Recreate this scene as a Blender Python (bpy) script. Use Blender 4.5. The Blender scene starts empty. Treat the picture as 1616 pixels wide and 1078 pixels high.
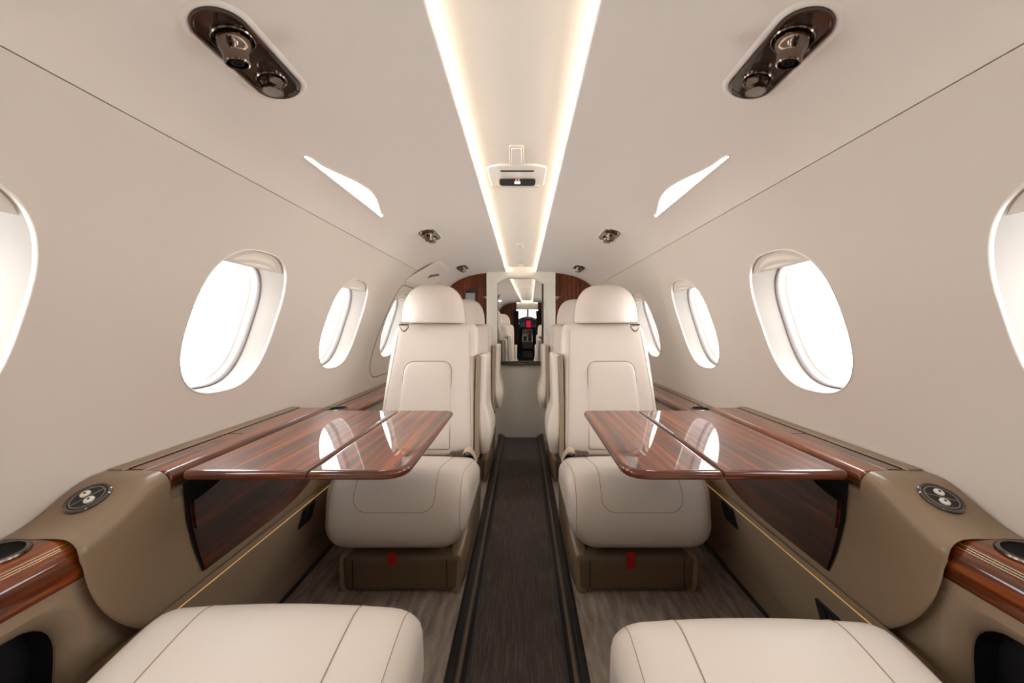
import bpy, bmesh, math, random
from mathutils import Vector, Matrix
from mathutils.bvhtree import BVHTree
random.seed(7)
SC = bpy.context.scene
COL = SC.collection
PI = math.pi
EYE = 0.85            # eye height above the side carpet
Y0, Y1 = -2.4, 3.17   # cockpit divider, aft bulkhead

# ------------------------------------------------------------------ materials
def lin(c):
    c /= 255.0
    return c / 12.92 if c <= 0.04045 else ((c + 0.055) / 1.055) ** 2.4
def rgb(r, g, b): return (lin(r), lin(g), lin(b), 1.0)

def new_mat(name):
    m = bpy.data.materials.new(name); m.use_nodes = True
    nt = m.node_tree
    return m, nt, nt.nodes['Principled BSDF']

def bump(nt, bsdf, scale, strength, dist=0.001, coord='Object', detail=2.0, stretch=None):
    tc = nt.nodes.new('ShaderNodeTexCoord'); nz = nt.nodes.new('ShaderNodeTexNoise')
    nz.inputs['Scale'].default_value = scale; nz.inputs['Detail'].default_value = detail
    if stretch:
        mp = nt.nodes.new('ShaderNodeMapping'); mp.inputs['Scale'].default_value = stretch
        nt.links.new(tc.outputs[coord], mp.inputs['Vector']); nt.links.new(mp.outputs['Vector'], nz.inputs['Vector'])
    else:
        nt.links.new(tc.outputs[coord], nz.inputs['Vector'])
    bp = nt.nodes.new('ShaderNodeBump'); bp.inputs['Strength'].default_value = strength
    bp.inputs['Distance'].default_value = dist
    nt.links.new(nz.outputs['Fac'], bp.inputs['Height']); nt.links.new(bp.outputs['Normal'], bsdf.inputs['Normal'])

def mat(name, col, rough=0.5, metal=0.0, spec=0.5, coat=0.0, coat_r=0.05, bmp=None, var=None, emit=None, es=1.0):
    m, nt, b = new_mat(name)
    b.inputs['Base Color'].default_value = col
    b.inputs['Roughness'].default_value = rough
    b.inputs['Metallic'].default_value = metal
    b.inputs['Specular IOR Level'].default_value = spec
    b.inputs['Coat Weight'].default_value = coat
    b.inputs['Coat Roughness'].default_value = coat_r
    if emit:
        b.inputs['Emission Color'].default_value = emit; b.inputs['Emission Strength'].default_value = es
    if var:   # (scale, amount): faint mottling of the material itself
        tc = nt.nodes.new('ShaderNodeTexCoord'); nz = nt.nodes.new('ShaderNodeTexNoise')
        nz.inputs['Scale'].default_value = var[0]; nz.inputs['Detail'].default_value = 4
        nt.links.new(tc.outputs['Object'], nz.inputs['Vector'])
        mx = nt.nodes.new('ShaderNodeMix'); mx.data_type = 'RGBA'
        mx.inputs[6].default_value = tuple(c * (1 - var[1]) for c in col[:3]) + (1,)
        mx.inputs[7].default_value = tuple(min(1, c * (1 + var[1])) for c in col[:3]) + (1,)
        nt.links.new(nz.outputs['Fac'], mx.inputs[0]); nt.links.new(mx.outputs[2], b.inputs['Base Color'])
    if bmp: bump(nt, b, *bmp)
    return m

def streak_mat(name, cols, mscale, nscale, rough, coat=0.0, detail=4.0, fine=None, bmp=None, rot=(0, 0, 0), coat_r=0.02, spec=0.25):
    """colour ramp over a stretched noise: wood grain, woven runner, cut carpet"""
    m, nt, b = new_mat(name)
    tc = nt.nodes.new('ShaderNodeTexCoord'); mp = nt.nodes.new('ShaderNodeMapping')
    mp.inputs['Scale'].default_value = mscale; mp.inputs['Rotation'].default_value = rot
    nt.links.new(tc.outputs['Object'], mp.inputs['Vector'])
    nz = nt.nodes.new('ShaderNodeTexNoise'); nz.inputs['Scale'].default_value = nscale
    nz.inputs['Detail'].default_value = detail; nz.inputs['Distortion'].default_value = 0.3
    nt.links.new(mp.outputs['Vector'], nz.inputs['Vector'])
    rp = nt.nodes.new('ShaderNodeValToRGB')
    el = rp.color_ramp.elements
    el[0].position = cols[0][0]; el[0].color = cols[0][1]
    el[1].position = cols[-1][0]; el[1].color = cols[-1][1]
    for p, c in cols[1:-1]:
        e = el.new(p); e.color = c
    fac = nz.outputs['Fac']
    if fine:   # second, finer octave
        n2 = nt.nodes.new('ShaderNodeTexNoise'); n2.inputs['Scale'].default_value = fine[0]; n2.inputs['Detail'].default_value = 3
        nt.links.new(mp.outputs['Vector'], n2.inputs['Vector'])
        mx = nt.nodes.new('ShaderNodeMix'); mx.inputs[0].default_value = fine[1]
        nt.links.new(fac, mx.inputs[2]); nt.links.new(n2.outputs['Fac'], mx.inputs[3]); fac = mx.outputs[0]
    nt.links.new(fac, rp.inputs['Fac']); nt.links.new(rp.outputs['Color'], b.inputs['Base Color'])
    b.inputs['Roughness'].default_value = rough; b.inputs['Specular IOR Level'].default_value = spec
    b.inputs['Coat Weight'].default_value = coat; b.inputs['Coat Roughness'].default_value = coat_r; b.inputs['Coat IOR'].default_value = 1.52
    if bmp:
        bp = nt.nodes.new('ShaderNodeBump'); bp.inputs['Strength'].default_value = bmp[0]; bp.inputs['Distance'].default_value = bmp[1]
        nt.links.new(fac, bp.inputs['Height']); nt.links.new(bp.outputs['Normal'], b.inputs['Normal'])
    return m

M = {}
M['wall'] = mat('cream_wall', rgb(220, 212, 203), 0.55, spec=0.3, bmp=(420, 0.05, 0.0006))
M['ceil'] = mat('cream_headliner', rgb(228, 221, 214), 0.5, spec=0.35, bmp=(420, 0.05, 0.0006))
M['strip'] = mat('pale_headliner', rgb(226, 221, 213), 0.7, spec=0.2, bmp=(600, 0.12, 0.0008))
M['reveal'] = mat('window_reveal', rgb(160, 153, 146), 0.4, spec=0.4)
M['lip'] = mat('window_rim', rgb(240, 235, 227), 0.4, spec=0.4)
M['shade'] = mat('window_shade', rgb(228, 221, 211), 0.45, spec=0.4)
M['gasket'] = mat('gasket_grey', rgb(128, 122, 120), 0.35, spec=0.5)
M['groove'] = mat('groove_shadow', rgb(92, 82, 70), 0.8, spec=0.1)
M['leather'] = mat('cream_leather', rgb(224, 214, 204), 0.42, spec=0.4, bmp=(900, 0.10, 0.0006), var=(6, 0.02))
M['seam'] = mat('seam_thread', rgb(164, 149, 132), 0.7, spec=0.2)
M['tan'] = mat('taupe_leather', rgb(138, 117, 93), 0.34, spec=0.5, coat=0.25, coat_r=0.16, bmp=(1300, 0.16, 0.0006))
M['tand'] = mat('taupe_plastic', rgb(100, 83, 63), 0.45, spec=0.4)
M['tanl'] = mat('taupe_lower', rgb(152, 132, 110), 0.42, spec=0.45, bmp=(1300, 0.12, 0.0005))
WOODC = [(0.36, rgb(54, 23, 9)), (0.46, rgb(90, 40, 14)), (0.55, rgb(130, 60, 20)), (0.66, rgb(158, 80, 28))]
M['wood'] = streak_mat('mahogany_gloss', WOODC, (26, 1.1, 26), 1.6, 0.35, coat=1.0, fine=(7, 0.35))
M['woodx'] = streak_mat('mahogany_gloss_table', WOODC, (22, .5, 22), 2.6, 0.45, coat=.8, fine=(7, 0.25), rot=(0, 0, 0.12), coat_r=0.008)
WOODD = [(0.32, rgb(26, 10, 5)), (0.46, rgb(50, 20, 10)), (0.58, rgb(80, 36, 17)), (0.70, rgb(100, 50, 25))]
M['woodd'] = streak_mat('mahogany_dark_gloss', WOODD, (26, 2.0, 26), 1.4, 0.3, coat=1.0, fine=(7, 0.3), rot=(0.5, 0, 0))
M['woodv'] = streak_mat('mahogany_upright', [(0.32, rgb(48, 20, 9)), (0.46, rgb(82, 37, 17)), (0.58, rgb(112, 54, 26)), (0.70, rgb(130, 66, 33))], (30, 26, 0.9), 1.7, 0.4, coat=0.25, fine=(7, 0.3))
M['woode'] = streak_mat('mahogany_edge', [(0.35, rgb(78, 33, 15)), (0.65, rgb(106, 48, 22))], (9, 1.0, 9), 1.2, 0.3, coat=1.0, coat_r=0.03)
M['carpet'] = streak_mat('taupe_carpet', [(0.36, rgb(116, 103, 93)), (0.5, rgb(150, 136, 124)), (0.64, rgb(182, 168, 155))],
                         (42, 7, 42), 1.2, 0.95, detail=6, fine=(30, 0.5), bmp=(0.6, 0.003), spec=0.1)
M['runner'] = streak_mat('woven_runner', [(0.38, rgb(42, 34, 31)), (0.5, rgb(66, 56, 51)), (0.62, rgb(100, 89, 82))],
                         (110, 3.0, 110), 3.0, 0.6, detail=4, fine=(60, 0.5), bmp=(0.35, 0.001), spec=0.35)
M['black'] = mat('black_trim', rgb(30, 28, 27), 0.45, spec=0.4)
M['rail'] = mat('rail_metal', rgb(62, 58, 54), 0.35, metal=0.6)
M['bronze'] = mat('rail_bronze', rgb(92, 76, 60), 0.45, metal=0.3)
M['void'] = mat('dark_recess', rgb(14, 12, 11), 0.8, spec=0.2)
M['pocket'] = mat('black_pocket', rgb(24, 23, 24), 0.6, spec=0.3, bmp=(500, 0.2, 0.001))
M['gun'] = mat('gunmetal_gloss', rgb(116, 102, 92), 0.16, metal=1.0)
M['gunp'] = mat('bronze_plate', rgb(46, 36, 30), 0.10, spec=0.7, coat=1.0)
M['lens'] = mat('frosted_lens', rgb(134, 128, 120), 0.3, spec=0.5)
M['chrome'] = mat('chrome', rgb(190, 184, 178), 0.16, metal=1.0)
M['steel'] = mat('belt_buckle_steel', rgb(120, 112, 106), 0.22, metal=1.0)
M['webbing'] = mat('belt_webbing', rgb(196, 182, 164), 0.8, spec=0.2, bmp=(900, 0.4, 0.001))
M['red'] = mat('red_strap', rgb(170, 18, 24), 0.6, spec=0.3)
M['white'] = mat('white_plastic', rgb(236, 232, 226), 0.4)
M['door'] = mat('ivory_door', rgb(226, 221, 210), 0.5, spec=0.35)
M['jamb'] = mat('ivory_jamb', rgb(236, 231, 221), 0.45, spec=0.4)
M['gold'] = mat('champagne_metal', rgb(214, 186, 128), 0.3, metal=0.8)
M['mirror'] = mat('mirror_silver', (0.86, 0.85, 0.83, 1), 0.0, metal=1.0)
M['mframe'] = mat('mirror_frame', rgb(88, 80, 68), 0.35, metal=0.5)
M['screen'] = mat('grey_screen', rgb(138, 146, 152), 0.3, spec=0.5)
M['panelk'] = mat('instrument_black', rgb(24, 25, 28), 0.45)
M['panelg'] = mat('instrument_grey', rgb(96, 96, 98), 0.4)
M['curtain'] = mat('dark_curtain', rgb(38, 31, 26), 0.8, spec=0.2)
M['led'] = mat('cove_light', rgb(255, 240, 216), 0.5, emit=rgb(255, 248, 238), es=8.5)
M['wash'] = mat('wash_light', rgb(255, 250, 240), 0.4, emit=rgb(255, 250, 243), es=9.0)
M['accent'] = mat('dado_light', rgb(220, 180, 110), 0.4, emit=rgb(255, 205, 130), es=.18)
M['disp_b'] = mat('blue_display', rgb(20, 60, 160), 0.3, emit=rgb(40, 120, 255), es=1.6)
M['disp_r'] = mat('red_display', rgb(150, 20, 50), 0.3, emit=rgb(190, 30, 66), es=.7)
M['disp_w'] = mat('lit_white', rgb(240, 240, 230), 0.3, emit=rgb(255, 250, 235), es=1.6)
M['disp_o'] = mat('lit_orange', rgb(240, 150, 120), 0.3, emit=rgb(255, 150, 110), es=1.0)

def pane_mat():
    m = bpy.data.materials.new('acrylic_pane'); m.use_nodes = True
    nt = m.node_tree; nt.nodes.clear()
    o = nt.nodes.new('ShaderNodeOutputMaterial'); mx = nt.nodes.new('ShaderNodeMixShader')
    t = nt.nodes.new('ShaderNodeBsdfTransparent'); g = nt.nodes.new('ShaderNodeBsdfGlossy')
    g.inputs['Roughness'].default_value = 0.02; t.inputs['Color'].default_value = (0.96, 0.97, 0.97, 1)
    lw = nt.nodes.new('ShaderNodeLayerWeight'); lw.inputs['Blend'].default_value = 0.5
    pw = nt.nodes.new('ShaderNodeMath'); pw.operation = 'POWER'; pw.inputs[1].default_value = 5.0
    fr = nt.nodes.new('ShaderNodeMath'); fr.operation = 'MULTIPLY_ADD'; fr.inputs[1].default_value = 0.6; fr.inputs[2].default_value = 0.03
    nt.links.new(lw.outputs['Facing'], pw.inputs[0]); nt.links.new(pw.outputs[0], fr.inputs[0])
    nt.links.new(fr.outputs[0], mx.inputs[0]); nt.links.new(t.outputs[0], mx.inputs[1]); nt.links.new(g.outputs[0], mx.inputs[2])
    nt.links.new(mx.outputs[0], o.inputs['Surface'])
    return m
M['pane'] = pane_mat()

# ------------------------------------------------------------------ mesh builder
class MB:
    def __init__(s): s.v = []; s.f = []; s.m = []
    def add(s, vs, fs, mi=0):
        b = len(s.v); s.v += [tuple(p) for p in vs]
        for f in fs: s.f.append(tuple(b + i for i in f)); s.m.append(mi)
        return s
    def grid(s, rows, mi=0, cu=False, cv=False):
        n = len(rows); k = len(rows[0]); vs = [p for r in rows for p in r]; fs = []
        for i in range(n if cu else n - 1):
            for j in range(k if cv else k - 1):
                a, b = i, (i + 1) % n; c, d = j, (j + 1) % k
                fs.append((a * k + c, a * k + d, b * k + d, b * k + c))
        return s.add(vs, fs, mi)
    def loft(s, secs, mi=0, caps=True):
        s.grid(secs, mi, cv=True)
        if caps:
            k = len(secs[0])
            s.add(secs[0], [tuple(range(k))[::-1]], mi); s.add(secs[-1], [tuple(range(k))], mi)
        return s
    def tube(s, path, r, n=8, mi=0, closed=False, caps=True):
        P = [Vector(p) for p in path]; N = len(P)
        if N < 2: return s
        secs = []; up = None
        for i, p in enumerate(P):
            if closed: t = P[(i + 1) % N] - P[i - 1]
            else: t = P[min(i + 1, N - 1)] - P[max(i - 1, 0)]
            if t.length < 1e-9: t = Vector((0, 0, 1))
            t.normalize()
            if up is None:
                a = Vector((0, 0, 1)) if abs(t.z) < 0.9 else Vector((1, 0, 0))
                up = (a - t * a.dot(t)).normalized()
            else:
                up = up - t * up.dot(t)
                up = up.normalized() if up.length > 1e-6 else t.orthogonal().normalized()
            w = t.cross(up); rr = r[i] if isinstance(r, (list, tuple)) else r
            secs.append([tuple(p + up * (math.cos(2 * PI * k / n) * rr) + w * (math.sin(2 * PI * k / n) * rr)) for k in range(n)])
        s.grid(secs, mi, cu=closed, cv=True)
        if not closed and caps:
            s.add(secs[0], [tuple(range(n))[::-1]], mi); s.add(secs[-1], [tuple(range(n))], mi)
        return s
    def lathe(s, prof, c=(0, 0, 0), ax=(0, 0, 1), n=28, mi=0):
        """prof: (radius, height) pairs along the axis"""
        ax = Vector(ax).normalized(); u = ax.orthogonal().normalized(); w = ax.cross(u); c = Vector(c)
        rows = [[tuple(c + ax * h + u * (math.cos(2 * PI * k / n) * max(r, 1e-5)) + w * (math.sin(2 * PI * k / n) * max(r, 1e-5))) for k in range(n)] for r, h in prof]
        return s.grid(rows, mi, cv=True)
    def puff(s, c, h, r, res=10, fn=None, mi=0):
        """rounded box: centre, half sizes, corner radius, optional deform"""
        hx, hy, hz = h; rr = min(r, hx, hy, hz)
        def pt(p):
            q = Vector((p[0] * hx, p[1] * hy, p[2] * hz))
            i = Vector((max(-hx + rr, min(hx - rr, q.x)), max(-hy + rr, min(hy - rr, q.y)), max(-hz + rr, min(hz - rr, q.z))))
            d = q - i
            if d.length > 1e-9: q = i + d.normalized() * rr
            q = Vector(c) + q
            return tuple(fn(q)) if fn else tuple(q)
        def coords(hh):   # denser near the ends so the radius is well resolved
            k = max(3, res // 3); e = min(0.999, rr / hh); o = [-1 + e * (1 - math.cos(PI / 2 * i / k)) * 1.0 for i in range(k)]
            mid = max(2, res); m2 = [-1 + e + (2 - 2 * e) * i / mid for i in range(mid + 1)]
            return o + m2 + [-x for x in o[::-1]]
        X, Y, Z = coords(hx), coords(hy), coords(hz)
        for sgn in (-1, 1):
            for A, B, mk in ((X, Y, lambda a, b: (a, b, sgn)), (Y, Z, lambda a, b: (sgn, a, b)), (Z, X, lambda a, b: (b, sgn, a))):
                rows = [[pt(mk(a, b)) for b in B] for a in A]
                if sgn < 0: rows = rows[::-1]
                s.grid(rows, mi)
        return s
    def box(s, c, h, r=0.004, mi=0, fn=None): return s.puff(c, h, r, 3, fn, mi)
    def build(s, name, mats, parent=None, ang=40, smooth=True, merge=1e-5, label=None):
        me = bpy.data.meshes.new(name); me.from_pydata(s.v, [], s.f)
        for m in (mats if isinstance(mats, (list, tuple)) else [mats]): me.materials.append(m)
        me.polygons.foreach_set('material_index', s.m)
        bm = bmesh.new(); bm.from_mesh(me)
        bmesh.ops.remove_doubles(bm, verts=bm.verts, dist=merge)
        bmesh.ops.recalc_face_normals(bm, faces=bm.faces)
        bm.to_mesh(me); bm.free()
        if smooth:
            me.polygons.foreach_set('use_smooth', [True] * len(me.polygons))
            me.set_sharp_from_angle(angle=math.radians(ang))
        o = bpy.data.objects.new(name, me); COL.objects.link(o)
        if parent is not None:
            o.parent = parent
            o.matrix_parent_inverse = parent.matrix_basis.inverted()
        if label: o['label'] = label
        return o

def bvh_of(o):
    me = o.data
    return BVHTree.FromPolygons([v.co.copy() for v in me.vertices], [tuple(p.vertices) for p in me.polygons])

def tag(o, label, cat=None, group=None, kind=None):
    o['label'] = label
    if cat: o['category'] = cat
    if group: o['group'] = group
    if kind: o['kind'] = kind
    return o
def empty(name, loc, label=None, cat=None, group=None, kind=None):
    o = bpy.data.objects.new(name, None); o.empty_display_size = 0.05; COL.objects.link(o); o.location = loc
    if label: tag(o, label, cat, group, kind)
    return o
def copy_tree(o, parent=None):
    c = o.copy(); COL.objects.link(c)
    if parent is not None: c.parent = parent
    for ch in [x for x in bpy.data.objects if x.parent == o]: copy_tree(ch, c)
    return c

def plate(mb, outline, z0, z1, r=0.004, seg=3, mi=0, fn=None, me=None):
    """flat plate of a 2D outline with rounded top and bottom edges; outline is counter-clockwise"""
    n = len(outline); P = [Vector((p[0], p[1])) for p in outline]
    nor = []
    for i in range(n):
        a = (P[i] - P[i - 1]); b = (P[(i + 1) % n] - P[i])
        na = Vector((a.y, -a.x)).normalized(); nb = Vector((b.y, -b.x)).normalized()
        m = na + nb; m = m / max(0.5, m.length_squared / 2) if m.length > 1e-6 else na
        nor.append(m)
    rings = []
    for k in range(seg + 1):
        t = PI / 2 * k / seg; rings.append((r * (1 - math.sin(t)), z0 + r * (1 - math.cos(t))))
    for k in range(seg + 1):
        t = PI / 2 * k / seg; rings.append((r * (1 - math.cos(t)), z1 - r * (1 - math.sin(t))))
    f = fn or (lambda x, y, z: (x, y, z))
    rings = [(r + .0008, z0)] + rings + [(r + .0008, z1)]
    secs = [[f(p.x - q.x * i, p.y - q.y * i, z) for p, q in zip(P, nor)] for i, z in rings]
    mb.grid(secs, mi if me is None else me, cv=True)
    mb.add(secs[0], [tuple(range(n))[::-1]], mi); mb.add(secs[-1], [tuple(range(n))], mi)
    return mb

def round_poly(pts, rad, seg=6):
    """polygon with rounded corners; rad may be one number or one per corner"""
    out = []; n = len(pts)
    for i in range(n):
        p = Vector(pts[i]); a = Vector(pts[i - 1]); b = Vector(pts[(i + 1) % n])
        r = rad[i] if isinstance(rad, (list, tuple)) else rad
        u = (a - p); v = (b - p)
        if r <= 0: out.append(tuple(p)); continue
        ang = u.angle(v); d = min(r / math.tan(ang / 2), u.length * .49, v.length * .49)
        A = p + u.normalized() * d; B = p + v.normalized() * d
        for k in range(seg + 1):
            t = k / seg
            out.append(tuple(A * (1 - t) ** 2 + p * (2 * t * (1 - t)) + B * t ** 2))
    return out

# ------------------------------------------------------------------ cabin section
CTRL = [(.725, -.06), (.735, 0.0), (.752, .2), (.768, .40), (.777, .526), (.774, .621), (.760, .717), (.736, .812), (.705, .907),
        (.667, 1.007), (.620, 1.095), (.568, 1.164), (.510, 1.213), (.43, 1.250), (.36, 1.268), (.29, 1.279), (.20, 1.287), (.121, 1.290)]
def crom(P, n=12):
    out = []
    for i in range(len(P) - 1):
        p0 = P[max(i - 1, 0)]; p1 = P[i]; p2 = P[i + 1]; p3 = P[min(i + 2, len(P) - 1)]
        for k in range(n):
            t = k / n
            out.append(tuple(0.5 * ((2 * b) + (-a + c) * t + (2 * a - 5 * b + 4 * c - d) * t * t + (-a + 3 * b - 3 * c + d) * t ** 3)
                             for a, b, c, d in zip(p0, p1, p2, p3)))
    out.append(P[-1]); return out
PROF = crom(CTRL)
LEN = [0.0]
for a, b in zip(PROF, PROF[1:]): LEN.append(LEN[-1] + math.dist(a, b))
def prof_t(t):
    """point and outward normal at arc length t from the floor"""
    t = max(0, min(LEN[-1] - 1e-6, t)); i = 0
    lo, hi = 0, len(LEN) - 1
    while hi - lo > 1:
        m = (lo + hi) // 2
        if LEN[m] <= t: lo = m
        else: hi = m
    f = (t - LEN[lo]) / (LEN[hi] - LEN[lo]); a, b = PROF[lo], PROF[hi]
    x = a[0] + (b[0] - a[0]) * f; z = a[1] + (b[1] - a[1]) * f
    a, b = PROF[max(lo - 3, 0)], PROF[min(hi + 3, len(PROF) - 1)]
    dx, dz = b[0] - a[0], b[1] - a[1]; l = math.hypot(dx, dz)
    return x, z, dz / l, -dx / l
def t_of_z(z):
    for i in range(len(PROF) - 1):
        if PROF[i][1] <= z <= PROF[i + 1][1]:
            return LEN[i] + (LEN[i + 1] - LEN[i]) * (z - PROF[i][1]) / (PROF[i + 1][1] - PROF[i][1])
def t_of_x(x):   # upper part only
    for i in range(len(PROF) - 1, 0, -1):
        if PROF[i][0] <= x <= PROF[i - 1][0]:
            return LEN[i] + (LEN[i - 1] - LEN[i]) * (x - PROF[i][0]) / (PROF[i - 1][0] - PROF[i][0])
def S(s, y, t, off=0.0):
    """point on the lining; off > 0 goes outward (away from the cabin)"""
    x, z, nx, nz = prof_t(t)
    return (s * (x + nx * off), y, z + nz * off)
def wall_x(z): return prof_t(t_of_z(z))[0]
T_SEAM = t_of_z(1.164)
T_END = LEN[-1]

# ------------------------------------------------------------------ floor
def quad_slab(mb, x0, x1, y0, y1, z0, z1, mi=0, ny=1):
    mb.add([(x0, y0, z0), (x1, y0, z0), (x1, y1, z0), (x0, y1, z0), (x0, y0, z1), (x1, y0, z1), (x1, y1, z1), (x0, y1, z1)],
           [(3, 2, 1, 0), (4, 5, 6, 7), (0, 1, 5, 4), (1, 2, 6, 5), (2, 3, 7, 6), (3, 0, 4, 7)], mi)
    return mb
for s, nm in ((-1, 'floor_left'), (1, 'floor_right')):
    mb = MB(); quad_slab(mb, s * .168, s * .80, Y0 - .1, Y1 + .05, -.05, 0.0)
    tag(mb.build(nm, M['carpet'], smooth=False), 'taupe streaked carpet under the seats %s of the aisle' % ('left' if s < 0 else 'right'), 'carpet', kind='structure')
mb = MB(); quad_slab(mb, -.123, .123, Y0 - 1.6, Y1 + .05, -.06, -.024)
tag(mb.build('floor_aisle', M['runner'], smooth=False), 'dark woven runner along the sunken aisle', 'floor', kind='structure')
for s, nm in ((-1, 'trim_1'), (1, 'trim_2')):
    r = MB()
    sec = [(.176, -.05), (.176, .002), (.170, .004), (.158, .003), (.152, -.003), (.147, -.004), (.143, -.006), (.138, -.010), (.128, -.020), (.120, -.0225), (.118, -.05)]
    r.loft([[(s * x, y, z) for x, z in sec] for y in (Y0, Y1)])
    o = r.build(nm, M['black'], ang=25)
    tag(o, 'black floor track along the aisle edge, %s side' % ('left' if s < 0 else 'right'), 'track', kind='structure')
    b = MB(); b.loft([[(s * x, y, z) for x, z in ((.148, -.006), (.148, -.0025), (.140, -.005), (.138, -.0095))] for y in (Y0, Y1)])
    b.build('trim_insert', M['bronze'], o, ang=25)
mb = MB(); quad_slab(mb, -.85, .85, -4.6, Y1 + .1, -.12, -.065)
tag(mb.build('floor_base', M['black'], smooth=False), 'dark sub floor under the carpets', 'floor', kind='structure')

# ------------------------------------------------------------------ walls with window openings
WIN_Y = [-1.41, -.79, -.18, .429, 1.026, 1.628, 2.265, 2.885]  # last opening is added, hidden by the seats, to brighten the aft end
HW, T_LO, T_HI = .156, t_of_z(.684), t_of_z(1.045)
TC, HT = (T_LO + T_HI) / 2, (T_HI - T_LO) / 2
CELL_Y = .20; T_A, T_B = TC - HT - .05, TC + HT + .05
def win_loop(k, n, sc=1.0, dy=0.0, dt=0.0, e=2.7):
    a = 2 * PI * k / n
    c, q = math.cos(a), math.sin(a)
    return (HW * sc + dy) * math.copysign(abs(c) ** (2 / e), c), (HT * sc + dt) * math.copysign(abs(q) ** (2 / e), q)
NS = 14
def cell_boundary():
    """points of the rectangular cell, counter-clockwise from (+y, middle)"""
    ts = [T_A + (T_B - T_A) * i / NS for i in range(NS + 1)]; ys = [-CELL_Y + 2 * CELL_Y * i / NS for i in range(NS + 1)]
    b = [(CELL_Y, t) for t in ts] + [(y, T_B) for y in ys[::-1][1:]] + [(-CELL_Y, t) for t in ts[::-1][1:]] + [(y, T_A) for y in ys[1:-1]]
    return b
CB = cell_boundary()
def hole_pt(b):
    """where the ray from the centre to boundary point b meets the opening"""
    dy, dt = b[0], b[1] - TC; e = 2.7
    k = (abs(dy / HW) ** e + abs(dt / HT) ** e) ** (-1 / e)
    return dy * k, dt * k
def make_wall(s, name, label):
    mb = MB()
    tlow = [T_A * i / 10 for i in range(11)]
    thi = [T_B + (T_SEAM - .0008 - T_B) * i / 4 for i in range(5)]
    tmid = [T_A + (T_B - T_A) * i / NS for i in range(NS + 1)]
    ys = [Y0]
    for wy in WIN_Y: ys += [wy - CELL_Y, wy + CELL_Y]
    ys.append(Y1)
    for i in range(len(ys) - 1):
        a, b = ys[i], ys[i + 1]; iswin = i % 2 == 1
        sub = [a + (b - a) * k / NS for k in range(NS + 1)]
        for T in ([tlow, thi] if iswin else [tlow, tmid, thi]):
            mb.grid([[S(s, y, t) for t in T] + ([S(s, y, T[-1], .012)] if T is thi else []) for y in sub])
        if iswin:
            wy = WIN_Y[i // 2]; rings = []
            for q in (0, .35, .6, .78, .9, 1.0):
                rings.append([(wy + bo[0] + (hole_pt(bo)[0] - bo[0]) * q, bo[1] + (TC + hole_pt(bo)[1] - bo[1]) * q) for bo in CB])
            R = [[S(s, y, t) for y, t in ring] for ring in rings]
            R.append([S(s, y, t, .004) for y, t in [(wy + hole_pt(bo)[0] * .985, TC + hole_pt(bo)[1] * .985) for bo in CB]])
            mb.grid(R, cv=True)
    o = mb.build(name, M['wall'], ang=50, merge=2e-5)
    tag(o, label, 'wall', kind='structure'); return o
make_wall(-1, 'wall_left', 'cream curved cabin side wall, the side with the exit hatch')
make_wall(1, 'wall_right', 'cream curved cabin side wall opposite the exit hatch')
# dark joint between wall and headliner
for s, nm in ((-1, 'trim_3'), (1, 'trim_4')):
    mb = MB(); mb.grid([[S(s, y, t, .010) for t in (T_SEAM - .03, T_SEAM, T_SEAM + .03)] for y in (Y0, 0, Y1)])
    tag(mb.build(nm, M['groove'], smooth=False), 'thin dark joint between headliner and wall, %s side' % ('left' if s < 0 else 'right'), 'joint', kind='structure')

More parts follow.
